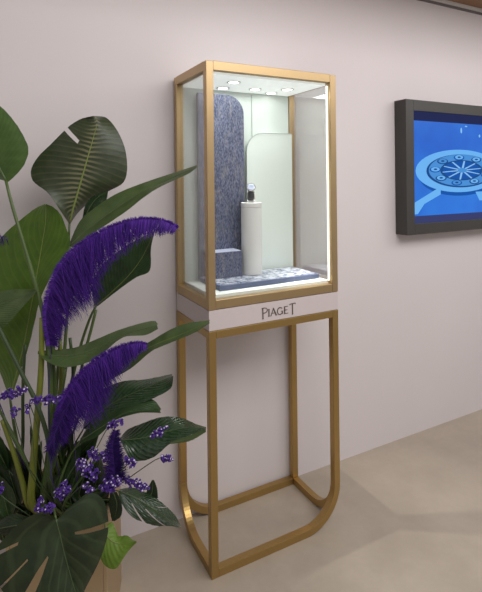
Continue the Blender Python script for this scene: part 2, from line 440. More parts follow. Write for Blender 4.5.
# watch: closed strap ring, case, dial, on a clear C stand
wz = 1.398
wt = empty('wristwatch', (pc[0], pc[1], wz), 'silver jewelled watch with dark strap standing on the cream pedestal', 'watch')
vd = (CAM - Vector((pc[0], pc[1], CAM.z))).normalized()      # the watch faces the front left corner
sd = Vector((-vd.y, vd.x, 0))
def wp(a, b, c): return Vector((pc[0], pc[1], wz)) + sd * a + vd * b + Vector((0, 0, c))
def ring(name, cz, rx, rz, w, th_, mat, a0=0, a1=360, n=40, flip=False):
    vs = []; fs = []
    full = abs(a1 - a0) >= 360
    cnt = n if full else n + 1
    for i in range(cnt):
        a = math.radians(a0 + (a1 - a0) * i / n)
        for (k, q) in ((0, -w), (0, w), (-th_, w), (-th_, -w)):
            vs.append(wp(q, (rx + k) * math.cos(a), cz + (rz + k) * math.sin(a)))
    for i in range(n if full else n):
        j = (i + 1) % cnt
        for q in range(4): fs.append((i * 4 + q, j * 4 + q, j * 4 + (q + 1) % 4, i * 4 + (q + 1) % 4))
    if not full: fs += [(0, 1, 2, 3), (n * 4 + 3, n * 4 + 2, n * 4 + 1, n * 4)]
    return link(name, vs, fs, mat, wt, True)
ring('strap', .038, .024, .034, .0135, .003, M['strap'])
ring('strap_holder', .030, .0185, .0285, .017, .002, M['chrome'], 150, 390)
def disc(name, r, rt, c, th_, mat, par, n=36):
    nv = (vd * .86 + Vector((0, 0, .5))).normalized(); u = sd; v = nv.cross(u)
    vs = [];
    for q, rr in ((0, r), (th_ * .7, r), (th_, r * .9)):
        for i in range(n):
            a = 2 * math.pi * i / n; vs.append(c + nv * q + (u * math.cos(a) + v * math.sin(a)) * rr)
    fs = [(k * n + i, k * n + (i + 1) % n, (k + 1) * n + (i + 1) % n, (k + 1) * n + i) for k in range(2) for i in range(n)]
    fs += [tuple(range(2 * n, 3 * n)), tuple(range(n))[::-1]]
    return link(name, vs, fs, mat, par), nv, u, v
cc = wp(0, .021, .066)
wc, nv, u_, v_ = disc('watch_case', .0205, 0, cc, .008, M['chrome'], wt)
disc('dial', .0150, 0, cc + nv * .0072, .0018, M['dial'], wc)
gm = MB()
for i in range(22):
    a = 2 * math.pi * i / 22; c0 = cc + nv * .0078 + (u_ * math.cos(a) + v_ * math.sin(a)) * .0178
    gm.add([c0 + u_ * .002, c0 + v_ * .002, c0 - u_ * .002, c0 - v_ * .002, c0 + nv * .0018], [(0, 1, 4), (1, 2, 4), (2, 3, 4), (3, 0, 4)])
gm.build('gem_bezel', M['gem'], wc)
hm = MB()
for a, l in ((1.9, .010), (.6, .0125)):
    d1 = u_ * math.cos(a) + v_ * math.sin(a); d2 = nv.cross(d1); c0 = cc + nv * .0094
    hm.add([c0 - d2 * .0008, c0 + d2 * .0008, c0 + d1 * l + d2 * .0005, c0 + d1 * l - d2 * .0005], [(0, 1, 2, 3)])
hm.build('hands', M['strap'], wc)

# ------------------------------------------------------------------ wall screen
X0, X1, Z0, Z1, YF = 1.333, 2.64, 1.179, 1.942, .280
tv = empty('wall_screen', ((X0 + X1) / 2, WY, (Z0 + Z1) / 2), 'black boxed wall screen showing a blue picture of a watch movement', 'screen')
cb = MB(); bz = .062
cb.box((X0, YF, Z0), (X0 + bz, WY, Z1), bev=.002); cb.box((X1 - bz, YF, Z0), (X1, WY, Z1), bev=.002)
cb.box((X0 + bz, YF, Z1 - bz), (X1 - bz, WY, Z1), bev=.002); cb.box((X0 + bz, YF, Z0), (X1 - bz, WY, Z0 + bz), bev=.002)
cb.build('casing', M['tv'], tv)
def mk_picture():
    t = NT('blue_picture'); o = t.obj(); f = t.noise(2.2, 3); sp = t.n('ShaderNodeSeparateXYZ'); t.l(o, sp.inputs[0])
    c = t.mix(t.ramp(f, .3, .7), srgb(18, 92, 200), srgb(32, 122, 226))
    return t.bsdf((.01, .01, .01, 1), .25, 0, .3, emit=c, es=.95)
scm = [mk_picture(), emis('screen_band', srgb(40, 46, 84)), emis('ring_light', srgb(112, 182, 246)), emis('ring_dark', srgb(30, 88, 172)),
       emis('plate_mid', srgb(78, 146, 216)), emis('plate_deep', srgb(34, 78, 140)), emis('wheel_pale', srgb(140, 196, 245)), emis('screen_foot', srgb(60, 66, 110))]
sc = MB(); ys = YF + .008
xa, xb = X0 + bz, X1 - bz
zA, zB = 1.283, 1.826
def quad(a, b, c, d, y, mi): sc.add([(p[0], y, p[1]) for p in (a, b, c, d)], [(0, 1, 2, 3)], mi)
quad((xa, zA), (xb, zA), (xb, zB), (xa, zB), ys, 0)
quad((xa, zB), (xb, zB), (xb, Z1 - bz), (xa, Z1 - bz), ys, 1)
quad((xa, Z0 + bz), (xb, Z0 + bz), (xb, zA), (xa, zA), ys, 7)
def px(x, y): p = aty(410 + x / 4.385, 100 + y / 4.385, ys); return (p.x, p.z)
def poly(pts, k, mi): sc.add([(p[0], ys - .0004 * k, p[1]) for p in pts], [tuple(range(len(pts)))], mi)
hx, hz = px(222, 311)
A_, B_ = hx - px(24, 311)[0], .128
def ell(cx, cz, a, b, n=48): return [(cx + a * math.cos(2 * math.pi * i / n), cz + b * math.sin(2 * math.pi * i / n)) for i in range(n)]
def clipx(pts): return [(max(xa, min(xb, x)), z) for x, z in pts]
poly(clipx(ell(hx, hz - .028, A_ * .93, B_ * .95)), 1, 3)
poly(clipx(ell(hx, hz, A_, B_)), 2, 2)
poly(ell(hx + .01, hz, A_ * .80, B_ * .78), 3, 5)
poly(ell(hx + .014, hz + .004, A_ * .76, B_ * .74), 4, 4)
poly(ell(hx + .01, hz + .004, A_ * .50, B_ * .48), 5, 5)
rnd = random.Random(3)
for i in range(9):
    a = i * 2 * math.pi / 9 + .3; cx, cz = hx + .014 + A_ * .62 * math.cos(a), hz + .004 + B_ * .60 * math.sin(a)
    poly(ell(cx, cz, A_ * .125, B_ * .13, 24), 6, 5 if i % 2 else 3); poly(ell(cx, cz + .002, A_ * .095, B_ * .10, 24), 7, 2 if i % 3 else 4)
    poly(ell(cx, cz + .002, A_ * .04, B_ * .04, 16), 8, 5)
poly(ell(hx + .01, hz + .004, A_ * .44, B_ * .42), 6, 3)
for i in range(10):
    a = i * math.pi / 5 + .2; d1 = (math.cos(a), math.sin(a)); d2 = (-d1[1], d1[0]); w = .026
    poly([(hx + .01 + A_ * (.46 * s * d1[0] + q * d2[0] * w), hz + .004 + B_ * (.44 * s * d1[1] + q * d2[1] * w)) for s, q in ((0, -1), (1, -.7), (1, .7), (0, 1))], 9, 6)
poly(ell(hx + .01, hz + .004, A_ * .11, B_ * .11, 20), 10, 4)
poly([px(*q) for q in ((20, 450), (120, 388), (134, 392), (134, 414), (62, 456), (34, 500), (20, 502))], 3, 2)
poly([px(*q) for q in ((286, 402), (330, 400), (345, 440), (304, 440))], 3, 2)
for q in ((224, 134, 5, 13), (304, 158, 5, 7), (245, 116, 8, 3)):
    c0 = px(q[0], q[1]); poly(ell(c0[0], c0[1], q[2] / 4.385 / 150, q[3] / 4.385 / 172, 16), 3, 6)
sc.build('screen', scm, tv)

# ------------------------------------------------------------------ planter
pb = at(105, 400, 1.50); pcn = at(119.5, 400, 1.80)
B2 = Vector((pb.x, pb.y)); C2 = Vector((pcn.x, pcn.y)); sv = C2 - B2; side = sv.length; sv.normalize()
lv2 = Vector((-sv.y, sv.x))
cen = B2 + sv * side / 2 + lv2 * side / 2
ZPL = .44
pl = empty('planter', (cen.x, cen.y, 0), 'satin gold square planter under the leaf and feather arrangement', 'planter')
ang = math.atan2(sv.y, sv.x)
rot = Matrix.Translation((cen.x, cen.y, 0)) @ Matrix.Rotation(ang, 4, 'Z')
h = side / 2
bmv = MB()
for a, b in (((-h, -h, 0), (h, -h + .012, ZPL)), ((-h, h - .012, 0), (h, h, ZPL)), ((-h, -h + .012, 0), (-h + .012, h - .012, ZPL)), ((h - .012, -h + .012, 0), (h, h - .012, ZPL))):
    bmv.box(a, b, rot=rot, bev=.002)
bmv.box((-h + .012, -h + .012, .01), (h - .012, h - .012, .03), rot=rot)
bmv.build('planter_body', M['planter'], pl)
sm = MB(); N = 14
vs = []; fs = []
for i in range(N + 1):
    for j in range(N + 1):
        vs.append(rot @ Vector(((-h + .0125) + (2 * h - .025) * i / N, (-h + .0125) + (2 * h - .025) * j / N, ZPL - .03 + .018 * math.sin(i * .9) * math.cos(j * 1.1) * math.sin(math.pi * i / N) * math.sin(math.pi * j / N))))
for i in range(N):
    for j in range(N): fs.append((i * (N + 1) + j, (i + 1) * (N + 1) + j, (i + 1) * (N + 1) + j + 1, i * (N + 1) + j + 1))
link('soil', vs, fs, M['soil'], pl, True)
ZS = ZPL - .03
def root_pt(dx=0, dy=0): return Vector((cen.x + dx, cen.y + dy, ZS - .01))

# ------------------------------------------------------------------ foliage
GL = 'leaves in the planter'
def P3(p, t0): return at(p[0], p[1], p[2] if len(p) > 2 else t0)
def leaf(name, label, cat, t, mid, left, right, mat, dl=0., dr=0., stalk=None, sr=.005, smat=None, root=(0, 0), bulge=.08, corr=.0012, K=22,
         slits=(), lmap=((0, 0), (1, 1)), rmap=((0, 0), (1, 1)), spow=1.0, rib=RIB_D, ribr=.0022, rows=34, cols=7, curl=0, group=GL, wave=0.0):
    def pw(tab, x):
        for (a, u), (b, v) in zip(tab, tab[1:]):
            if x <= b: return u + (v - u) * (x - a) / (b - a)
        return tab[-1][1]
    SS = [(i / (rows - 1)) ** spow for i in range(rows)]
    def samp(P, mp):
        F = catmull(P, 400)
        out = []
        for q in SS:
            x = pw(mp, q) * 399; k = min(398, int(x)); out.append(F[k].lerp(F[k + 1], x - k))
        return out
    mid3 = samp([P3(p, t) for p in mid], ((0, 0), (1, 1)))
    l3 = samp([at(p[0], p[1], (p[2] if len(p) > 2 else t) + dl) for p in left], lmap)
    r3 = samp([at(p[0], p[1], (p[2] if len(p) > 2 else t) + dr) for p in right], rmap)
    base = mid3[0]
    rp = root_pt(*root)
    o = empty(name, rp if stalk is not None else base, label, cat, group)
    vs = []; uv = []; nc = 2 * cols + 1
    sl = {}
    for (sd_, v, us, gap) in slits: sl.setdefault(sd_, []).append((int(round(v ** (1 / spow) * (rows - 1))), us, gap))
    for i in range(rows):
        s = SS[i]
        env = min(1, 6 * s) * min(1, 6 * (1 - s))
        for j in range(-cols, cols + 1):
            u = abs(j) / cols; E = l3[i] if j < 0 else r3[i]
            sd_ = 'l' if j < 0 else 'r'
            Q = mid3[i].lerp(E, u)
            w = (E - mid3[i]).length
            for (r_, us, gap) in sl.get(sd_, ()):
                if i in (r_, r_ + 1) and u > us:
                    # open the slit: move this row away from the cut
                    k = (u - us) / (1 - us)
                    nb = i - 1 if i == r_ else i + 1
                    Eb = (l3 if j < 0 else r3)[max(0, min(rows - 1, nb))]
                    Q = Q.lerp(mid3[max(0, min(rows - 1, nb))].lerp(Eb, u), gap * min(1, k * 4.0))
            Q = Q - FW * (bulge * w * 4 * u * (1 - u)) * env + FW * curl * w * u * u
            Q = Q - FW * corr * math.sin(6.2832 * (K * s - 7 * u)) * env * min(1, u * 3)
            if wave: Q = Q + FW * wave * math.sin(9 * s + (2 if j < 0 else 0)) * u * u * env
            vs.append(Q); uv.append((.5 + .5 * j / cols, s))
    fs = []
    for i in range(rows - 1):
        for j in range(nc - 1):
            jj = j - cols; sd_ = 'l' if jj < 0 else 'r'
            u = (abs(jj) if jj >= 0 else abs(jj + 1)) / cols
            if any(i == r_ and u >= us - 1e-6 for (r_, us, g) in sl.get(sd_, ())): continue
            fs.append((i * nc + j, i * nc + j + 1, (i + 1) * nc + j + 1, (i + 1) * nc + j))
    link('leaf_blade', vs, fs, mat, o, True, uvs=uv)
    tube('midrib', [q - FW * .001 for q in mid3[::3]], lambda s: ribr * (1 - .8 * s), rib, o, 24, 6, .6)
    if stalk is not None:
        pts = [base] + [P3(p, t) for p in stalk] + [rp]
        tube('leaf_stalk', pts, lambda s: sr * (.55 + .45 * min(1, s * 1.6)), smat or STALK, o, 28, 8)
    return o

BOP = 'bird_of_paradise_leaf'
# far left leaf, cut by the frame
leaf(BOP, 'upright paddle leaf at the upper left, half cut off by the picture edge', 'leaf', 1.50,
     [(6, 181), (-4, 160), (-14, 130), (-22, 96)], [(5, 181), (-20, 172), (-42, 150), (-48, 120), (-24, 94)], [(8, 182), (14, 177), (24, 165), (28.5, 150), (24, 137), (14, 121), (0, 106), (-20, 95)],
     L_fresh, dl=.06, dr=.0, stalk=[(12, 205), (20, 232), (29, 262), (37, 290), (44, 318), (50, 370), (52, 440)], sr=.0085, root=(.0, -.02), rib=STALK, ribr=.004)
# ribbed centre leaf
leaf(BOP, 'broad upright ribbed leaf with a torn notch, tallest in the middle', 'leaf', 1.70,
     [(69.5, 223), (73, 209), (79, 188), (87, 160), (93, 139), (97, 122), (95, 116)],
     [(68, 222), (58.5, 208), (48, 193), (33, 181), (31, 170), (38, 157), (50, 145), (66, 129), (72, 124), (82, 118.5), (93, 116)],
     [(71, 223), (77, 214), (90, 202), (109, 191), (123, 183), (127, 172), (126, 153), (122, 140), (115, 127), (106, 117.5), (97, 116)],
     L_rib, dl=-.05, dr=.06, stalk=[(69, 240), (68, 300), (62, 380), (55, 450)], sr=.007, root=(.01, .04), rib=RIB, ribr=.0045, bulge=.10, slits=(('l', .66, .30, .25),), corr=.0003, rows=44, K=24, lmap=((0, 0), (.66, .80), (1, 1)), rmap=((0, 0), (.66, .76), (1, 1)))
leaf(BOP, 'small curled leaf lobe tucked just below the notched leaf', 'leaf', 1.69,
     [(84, 222), (89, 209), (97, 198), (108, 191)], [(82, 221), (85, 206), (92, 197), (108, 190)], [(88, 222), (97, 212), (106, 201), (108, 192)], L_gloss, dl=.02, dr=-.03,
     stalk=[(76, 245), (66, 330), (58, 430)], sr=.004, root=(.02, .04), rows=20)
# bright leaf at left
leaf(BOP, 'bright lime green leaf behind the left stalk, near the picture edge', 'leaf', 1.62,
     [(10, 398), (24, 345), (35, 285), (42, 245), (47, 212), (46, 205)],
     [(9, 398), (-8, 350), (-22, 300), (-16, 258), (4, 234), (22, 219), (36, 208), (45, 204)],
     [(12, 398), (20, 370), (28, 346), (36, 318), (41, 300), (52, 276), (64, 258), (69.5, 242), (65, 228), (60.5, 215), (53, 207), (46, 204)],
     L_bright, dl=.05, dr=-.02, stalk=[(14, 425), (24, 470)], sr=.007, root=(-.06, .03), rib=RIB, ribr=.003, bulge=.05, wave=.01)
leaf(BOP, 'darker green leaf crossing in front of the lime leaf at the left edge', 'leaf', 1.50,
     [(-40, 330), (-15, 312), (12, 300), (37, 290)], [(-40, 326), (-18, 300), (8, 290), (37, 289)], [(-40, 340), (-14, 338), (4, 327), (22, 308), (37, 291)],
     L_mid, dl=.03, dr=-.03, stalk=[(-30, 360), (5, 420), (30, 470)], sr=.005, root=(-.08, -.02), rows=24)
# long leaf to the upper right
leaf(BOP, 'long slender green leaf whose tip overlaps the left side of the showcase', 'leaf', 1.60,
     [(70, 246), (86, 231), (112, 211), (140, 193), (168, 180), (197, 166, 1.55)],
     [(69, 244), (80, 221), (97, 206), (117, 193.5), (143, 183), (176, 172), (197, 165, 1.55)],
     [(72, 248), (92, 234), (109, 223), (128, 210), (143, 198), (160, 187), (188, 174), (197, 167.5, 1.55)],
     L_mid, dl=.03, dr=-.05, stalk=[(63, 275), (60, 340), (56, 430)], sr=.0065, root=(.02, .0), rib=RIB_D, bulge=.06)
# leaf behind the big plume
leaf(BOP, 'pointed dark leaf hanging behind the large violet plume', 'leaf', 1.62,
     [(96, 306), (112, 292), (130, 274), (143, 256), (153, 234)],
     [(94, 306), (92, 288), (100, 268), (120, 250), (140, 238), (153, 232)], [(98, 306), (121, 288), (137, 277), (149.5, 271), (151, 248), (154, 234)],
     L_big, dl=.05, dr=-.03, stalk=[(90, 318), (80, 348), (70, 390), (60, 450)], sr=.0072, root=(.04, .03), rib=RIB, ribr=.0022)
# leaf 7
leaf(BOP, 'horizontal mid green leaf between the two violet plumes', 'leaf', 1.50,
     [(38, 353), (62, 356), (90, 351), (122, 336), (157, 325)],
     [(38, 351), (56, 349.5), (75, 347.5), (97, 339), (120, 329.5), (154, 320.5), (158, 324)],
     [(38, 354), (46, 361), (62, 367), (80, 365), (97, 358), (123, 337.5), (146, 335), (158, 329)],
     L_mid, dl=.05, dr=-.04, stalk=None, rib=RIB_D, corr=.0008)
tube('leaf_stalk', [at(66, 368, 1.47), at(62, 395, 1.49), at(57, 440, 1.52), root_pt(.02, -.05)], .0045, STALK, bpy.data.objects[[o.name for o in COL.objects if o.name.startswith(BOP) and o.type == 'EMPTY'][-1]])
leaf(BOP, 'narrow leaf pointing right to the corner of the showcase base panel', 'leaf', 1.56,
     [(104, 378), (126, 362), (152, 346), (182, 334), (209, 322)],
     [(103, 374), (124, 354), (149, 342), (164, 333), (176, 327), (188, 323), (210, 320)], [(106, 382), (130, 369), (152, 351), (165, 345), (180, 339), (198, 331), (210, 323)],
     L_mid, dl=.02, dr=-.03, stalk=[(90, 392), (74, 430), (62, 470)], sr=.005, root=(.05, 0), rib=RIB, ribr=.0018)
# glossy leaves at the right
BL = 'glossy_leaf'
leaf(BL, 'deep green shiny leaf reaching right, highest of the broad low leaves', 'leaf', 1.54,
     [(84, 428), (100, 412), (122, 398), (148, 387), (172, 376)],
     [(83, 426), (92, 400), (107, 387), (124, 381), (144, 379.5), (172, 374)], [(86, 430), (106, 424), (130, 408), (154, 398), (171, 388), (173.5, 376)],
     L_gloss, dl=.05, dr=-.04, stalk=[(72, 450), (62, 485)], sr=.004, root=(.06, -.02), rib=RIB_D, bulge=.12)
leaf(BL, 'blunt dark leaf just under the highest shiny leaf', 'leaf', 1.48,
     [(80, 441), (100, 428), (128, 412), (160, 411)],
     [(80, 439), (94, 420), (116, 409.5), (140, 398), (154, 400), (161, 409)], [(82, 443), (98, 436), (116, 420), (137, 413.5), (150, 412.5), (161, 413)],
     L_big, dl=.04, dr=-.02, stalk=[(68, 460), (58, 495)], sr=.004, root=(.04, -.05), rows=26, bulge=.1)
leaf(BL, 'broad shiny leaf with folded tip reaching the left showcase leg', 'leaf', 1.50,
     [(120, 440), (142, 438), (168, 431), (190, 427), (206, 428)],
     [(120, 438), (127, 430), (138, 425), (162, 417), (182, 418), (196, 424), (206, 427)],
     [(121, 442), (132, 460), (152, 458), (171, 443), (185, 437), (196, 433), (206, 429)],
     L_gloss, dl=.05, dr=-.03, stalk=[(106, 450), (80, 480), (64, 505)], sr=.004, root=(.07, -.03), rib=RIB_D, bulge=.14)
leaf(BL, 'thin pointed leaf fold beneath the tip of the broad shiny leaf', 'leaf', 1.47,
     [(170, 443), (186, 439), (206, 430)], [(170, 442), (186, 436.5), (206, 429)], [(171, 444), (190, 441), (206, 432)], L_mid, rows=16, stalk=None)
# small monstera
leaf('monstera_leaf', 'small split monstera leaf hanging at the right of the planter', 'leaf', 1.52,
     [(119, 491), (134, 497), (154, 509), (170, 520), (181, 527)],
     [(118, 492), (122, 504), (132, 517), (146, 523), (157, 526), (170, 526), (181, 528)], [(120, 489), (133, 487.5), (153, 496), (166, 506), (174, 514), (178, 520), (181, 526)],
     L_gloss, dl=-.03, dr=.04, stalk=[(108, 490), (84, 498), (66, 512)], sr=.0035, root=(.08, -.06), slits=(('l', .12, .18, .1), ('l', .28, .16, .2), ('r', .40, .45, -.1)), rows=60, lmap=((0, 0), (.12, .52), (.28, .80), (1, 1)), rmap=((0, 0), (.40, .68), (1, 1)), bulge=.1)
leaf(BL, 'small dark leaf hanging over the planter corner beside the lime leaf', 'leaf', 1.49,
     [(113, 492), (117, 504), (114, 521)], [(110, 492), (109, 506), (112, 521)], [(117, 492), (122, 505), (121, 516), (115, 521)], L_dark, rows=18, stalk=[(100, 488), (80, 500)], sr=.003, root=(.07, -.07))
leaf(BL, 'short dark leaf behind the top of the small monstera leaf', 'leaf', 1.56,
     [(148, 500), (152, 492), (153, 480)], [(146, 499), (147, 490), (152, 480)], [(158, 498), (157, 488), (154, 480)], L_dark, rows=16, stalk=[(130, 500), (100, 500)], sr=.003, root=(.09, -.03))
# bright little leaf on the planter edge
leaf('lime_leaf', 'small lime green leaf on the right corner of the gold planter', 'leaf', 1.44,
     [(105, 534), (112, 541), (122, 544), (136, 541)],
     [(108, 523), (113, 523), (117, 530), (119, 537), (128, 537), (137, 541)], [(101, 552), (100, 562), (106, 568), (116, 567), (124, 557), (132, 548), (137, 542)],
     L_lime, dl=.03, dr=-.02, stalk=[(103, 520), (88, 508)], sr=.003, root=(.06, -.08), rows=24, rib=RIB, ribr=.0018, wave=.008)
# big monstera in front
leaf('monstera_leaf', 'large dark monstera leaf with slots, drooping over the planter front', 'leaf', 1.33,
     [(56, 519), (60, 534), (65, 555), (72, 580), (79, 604), (84, 630)],
     [(53, 517), (42, 513), (28, 517), (14, 528), (2, 541), (-9, 556), (-8, 574), (4, 593), (22, 612), (44, 628), (64, 634), (82, 634)],
     [(59, 518), (68, 508), (80, 499), (92, 493), (102, 498), (107, 510), (108.5, 526), (106, 542), (99, 562), (90, 580), (84.5, 592), (84, 612), (85, 630)],
     L_mon, dl=-.03, dr=.02, stalk=[(54, 508, 1.36)], sr=.005, root=(-.01, -.10), rib=RIB_D, ribr=.0018, rows=80, cols=12, bulge=.12, corr=.0006, K=8, spow=2.0,
     lmap=((0, 0), (.03, .36), (.06, .52), (.15, .73), (.4, .86), (1, 1)), rmap=((0, 0), (.13, .43), (.5, .68), (1, 1)),
     slits=(('l', .032, .54, .0), ('l', .065, .44, -.15), ('l', .125, .25, .9), ('r', .13, .27, .3)))
# dark filler leaves low in the arrangement
rf = random.Random(11)
fill = [((34, 522), (-10, 530), 24), ((14, 512), (-12, 455), 34), ((30, 516), (36, 450), 22), ((50, 512), (64, 446), 22), ((72, 512), (60, 462), 26), ((88, 510), (72, 470), 22), ((4, 540), (-16, 490), 30), ((46, 500), (84, 440), 18), ((24, 506), (42, 440), 16), ((10, 520), (-6, 470), 26), ((20, 505), (2, 440), 22), ((35, 500), (14, 446), 14), ((60, 500), (52, 450), 16), ((70, 500), (86, 452), 20), ((82, 508), (108, 482), 18),
        ((28, 515), (-8, 500), 20), ((78, 490), (70, 440), 18), ((90, 500), (100, 452), 20), ((50, 515), (20, 490), 18), ((64, 470), (100, 432), 22), ((66, 512), (90, 478), 22),
        ((8, 470), (-14, 420), 16), ((4, 535), (-22, 515), 20), ((88, 512), (118, 500), 18), ((40, 470), (30, 425), 9), ((72, 452), (60, 408), 12)]
where = ['lying across the left rim of the planter above the monstera', 'low and wide at the far left edge', 'dark behind the tall bright stalk', 'dark behind the lower plume tip', 'low behind the rounded purple head', 'low left of the purple cluster', 'beside the left planter rim, cut by the edge', 'leaning right under the lower plume', 'slim and dark between the two yellow stalks', 'at far left above the big monstera', 'far left by the picture edge', 'between the left stalks', 'below the lower plume', 'right of the stalks under the plume', 'beside the purple flower cluster',
         'lying low at far left', 'behind the stalks near the middle', 'behind the purple flower cluster', 'at the foot of the stalks', 'under the blunt dark leaf', 'between stalks and flower cluster',
         'half cut off at the left edge', 'over the left rim of the planter', 'under the purple flower cluster', 'upright between two stalks', 'upright under the lower plume']
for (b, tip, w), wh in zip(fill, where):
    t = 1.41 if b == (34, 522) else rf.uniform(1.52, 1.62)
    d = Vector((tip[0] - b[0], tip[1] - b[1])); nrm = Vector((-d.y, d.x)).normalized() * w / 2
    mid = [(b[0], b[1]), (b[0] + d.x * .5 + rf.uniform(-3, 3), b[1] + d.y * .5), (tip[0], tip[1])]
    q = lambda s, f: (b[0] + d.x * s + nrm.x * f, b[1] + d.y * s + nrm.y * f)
    leaf('filler_leaf', 'small dark green leaf ' + wh, 'leaf', t, mid, [q(0, .15), q(.3, .9), q(.6, .85), q(1, 0)], [q(0, -.15), q(.3, -.9), q(.6, -.85), q(1, 0)],
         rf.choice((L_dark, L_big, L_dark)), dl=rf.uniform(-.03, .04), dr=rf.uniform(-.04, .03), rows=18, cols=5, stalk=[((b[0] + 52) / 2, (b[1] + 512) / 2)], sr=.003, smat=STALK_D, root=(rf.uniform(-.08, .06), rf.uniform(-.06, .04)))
# free standing stalks
def stalk(label, t, pts, r, mat, root, r2=None):
    rp = root_pt(*root)
    P = [P3(p, t) for p in pts] + [rp]
    vs, fs = tube_geo(P, lambda s: r * (.8 + .2 * s) if r2 is None else r2 + (r - r2) * s, 30, 10)
    return tag(link('plant_stalk', vs, fs, mat, None, True), label, 'plant stalk', 'bare stalks in the planter')
stalk('thick yellow-green stalk leaning left at the foot of the arrangement', 1.50, [(2, 420), (12, 448), (22, 480), (30, 506)], .011, STALK_Y, (-.05, -.04), .006)
stalk('tall bright stalk rising straight up the middle of the arrangement', 1.49, [(42, 318), (41, 370), (37, 420), (33, 470), (33, 506)], .013, STALK_Y, (-.045, -.06), .008)
stalk('slanting green stalk from upper left to the middle flowers', 1.46, [(-4, 322), (10, 350), (24, 378), (36, 402), (48, 440), (52, 490)], .0075, STALK_D, (.0, -.07), .006)
stalk('green stalk just right of the tall bright stalk', 1.52, [(52, 330), (53, 370), (55, 410), (48, 460), (44, 506)], .011, STALK, (-.02, -.04), .008)
stalk('yellowish thin stalk between the leaf stalks under the plume', 1.55, [(60, 340), (61, 372), (60, 410), (54, 470)], .008, STALK_Y, (0, .02), .006)
stalk('slim stalk standing left of the lower plume', 1.56, [(70, 338), (73, 372), (70, 410), (60, 470)], .006, STALK_D, (.02, .03), .005)
stalk('thin dark stalk with pale wall showing on its left', 1.58, [(25, 345), (23, 385), (23, 430), (24, 490)], .006, STALK_D, (-.07, .03), .005)
stalk('green stalk beside the stem of the leaf behind the large plume', 1.60, [(96, 310), (91, 330), (84, 356), (76, 400), (64, 460)], .0062, STALK, (.05, .04), .005)
stalk('short green stalk below the lower plume tip', 1.48, [(60, 430), (54, 462), (47, 490)], .008, STALK_D, (-.01, -.08), .006)

# ------------------------------------------------------------------ plumes
def plume(label, t, spine, lo, hi, mat, seed, nb=900, fall=(0, 0, -1), root=(0, 0), stalk=(), rq=.0016, tw=1.0, fwd=.35, grav=.8, wob=.25):
    """lo / hi: barb length in metres along the spine, below and above it"""
    r_ = random.Random(seed)
    sp = catmull([P3(p, t) for p in spine], 60)
    rp = root_pt(*root)
    o = empty('feather_plume', rp, label, 'feather', 'dyed feathers in the planter')
    pts = [rp] + [P3(p, t) for p in stalk] + sp[::6] + [sp[-1]]
    tube('quill', pts, lambda s: rq * (1.2 - .9 * s), QUILL, o, 60, 6)
    def lerp(tab, s):
        for (a, x), (b, y) in zip(tab, tab[1:]):
            if s <= b: return x + (y - x) * (s - a) / max(b - a, 1e-6)
        return tab[-1][1]
    vs = []; fs = []; cl = []
    clump = [(Vector((r_.gauss(0, 1), r_.gauss(0, 1), r_.gauss(0, 1))) * .085, r_.uniform(.86, 1.08), r_.uniform(-.18, .22)) for _ in range(400)]
    for side in (0, 1):
        cnt = nb if side == 0 else int(nb * .6)
        for k in range(cnt):
            s = r_.random(); x = s * 58; i = int(x); P = sp[i].lerp(sp[i + 1], x - i)
            T_ = (sp[i + 1] - sp[i]).normalized()
            nrm = T_.cross(FW).normalized()            # to one side in the plume's plane
            if nrm.dot(RT * .9 - UP) < 0: nrm = -nrm
            if side: nrm = -nrm
            L = lerp(lo if side == 0 else hi, s) * r_.uniform(.65, 1.08)
            if L < .002: continue
            co, cs, ct = clump[(int(s * 150) + 131 * side) % 400]; L *= cs
            dz = FW * r_.gauss(0, .45)
            d0 = (nrm + T_ * fwd * r_.uniform(.3, 1.5) + dz + Vector((r_.gauss(0, wob), r_.gauss(0, wob), r_.gauss(0, wob))) * .5 + co).normalized()
            g = Vector(fall) * grav * (1 if side == 0 else .35)
            w = .00085 * tw * r_.uniform(.7, 1.3)
            tint = r_.random() ** 1.4
            seg = 5; bi = len(vs)
            wdir = T_.cross(d0); wdir = (T_ - d0 * T_.dot(d0)).normalized() if r_.random() < .7 else FW.cross(d0).normalized()
            for q in range(seg + 1):
                u = q / seg
                Q = P + d0 * (L * u) + g * (L * u * u * .55)
                ww = w * (1 - .75 * u)
                vs += [Q - wdir * ww, Q + wdir * ww]
                cl += [max(0, min(1, tint * .75 + ct + (.25 if side else 0) + .2 * (1 - u)))] * 2
            for q in range(seg): fs.append((bi + 2 * q, bi + 2 * q + 1, bi + 2 * q + 3, bi + 2 * q + 2))
    b = link('barbs', vs, fs, mat, o, True, cols=cl)
    return o
plume('large drooping violet plume arching to the right, in front of the leaves', 1.48,
      [(50, 345), (46, 318), (50, 292), (62, 264), (82, 244), (106, 230), (134, 220.5), (158, 220), (173, 225), (180, 231)],
      [(0, .03), (.12, .06), (.3, .115), (.45, .120), (.62, .08), (.8, .05), (.92, .034), (1, .018)], [(0, .012), (.2, .016), (.6, .016), (1, .012)], PL, 1, nb=3600, stalk=[(50, 430)], root=(0, -.05), fwd=-.1, tw=1.15)
plume('lower violet plume rising right, between the leaves and the stand', 1.43,
      [(54, 440), (60, 410), (74, 384), (96, 362), (118, 349), (136, 343.5), (149, 345)],
      [(0, .03), (.2, .075), (.45, .105), (.7, .06), (.9, .032), (1, .012)], [(0, .012), (.3, .02), (.7, .018), (1, .010)], PL, 2, nb=2600, stalk=[(52, 480)], root=(0, -.08), fwd=.25, tw=1.1)
plume('short indigo tuft standing in the purple flower cluster', 1.41,
      [(116, 484), (114, 462), (113, 445), (116, 430)], [(0, .045), (.5, .04), (1, .014)], [(0, .045), (.5, .036), (1, .014)], PL_D, 3, nb=900, stalk=[(100, 500), (80, 506)], root=(.05, -.09), fwd=.9, grav=.3, tw=1.1)
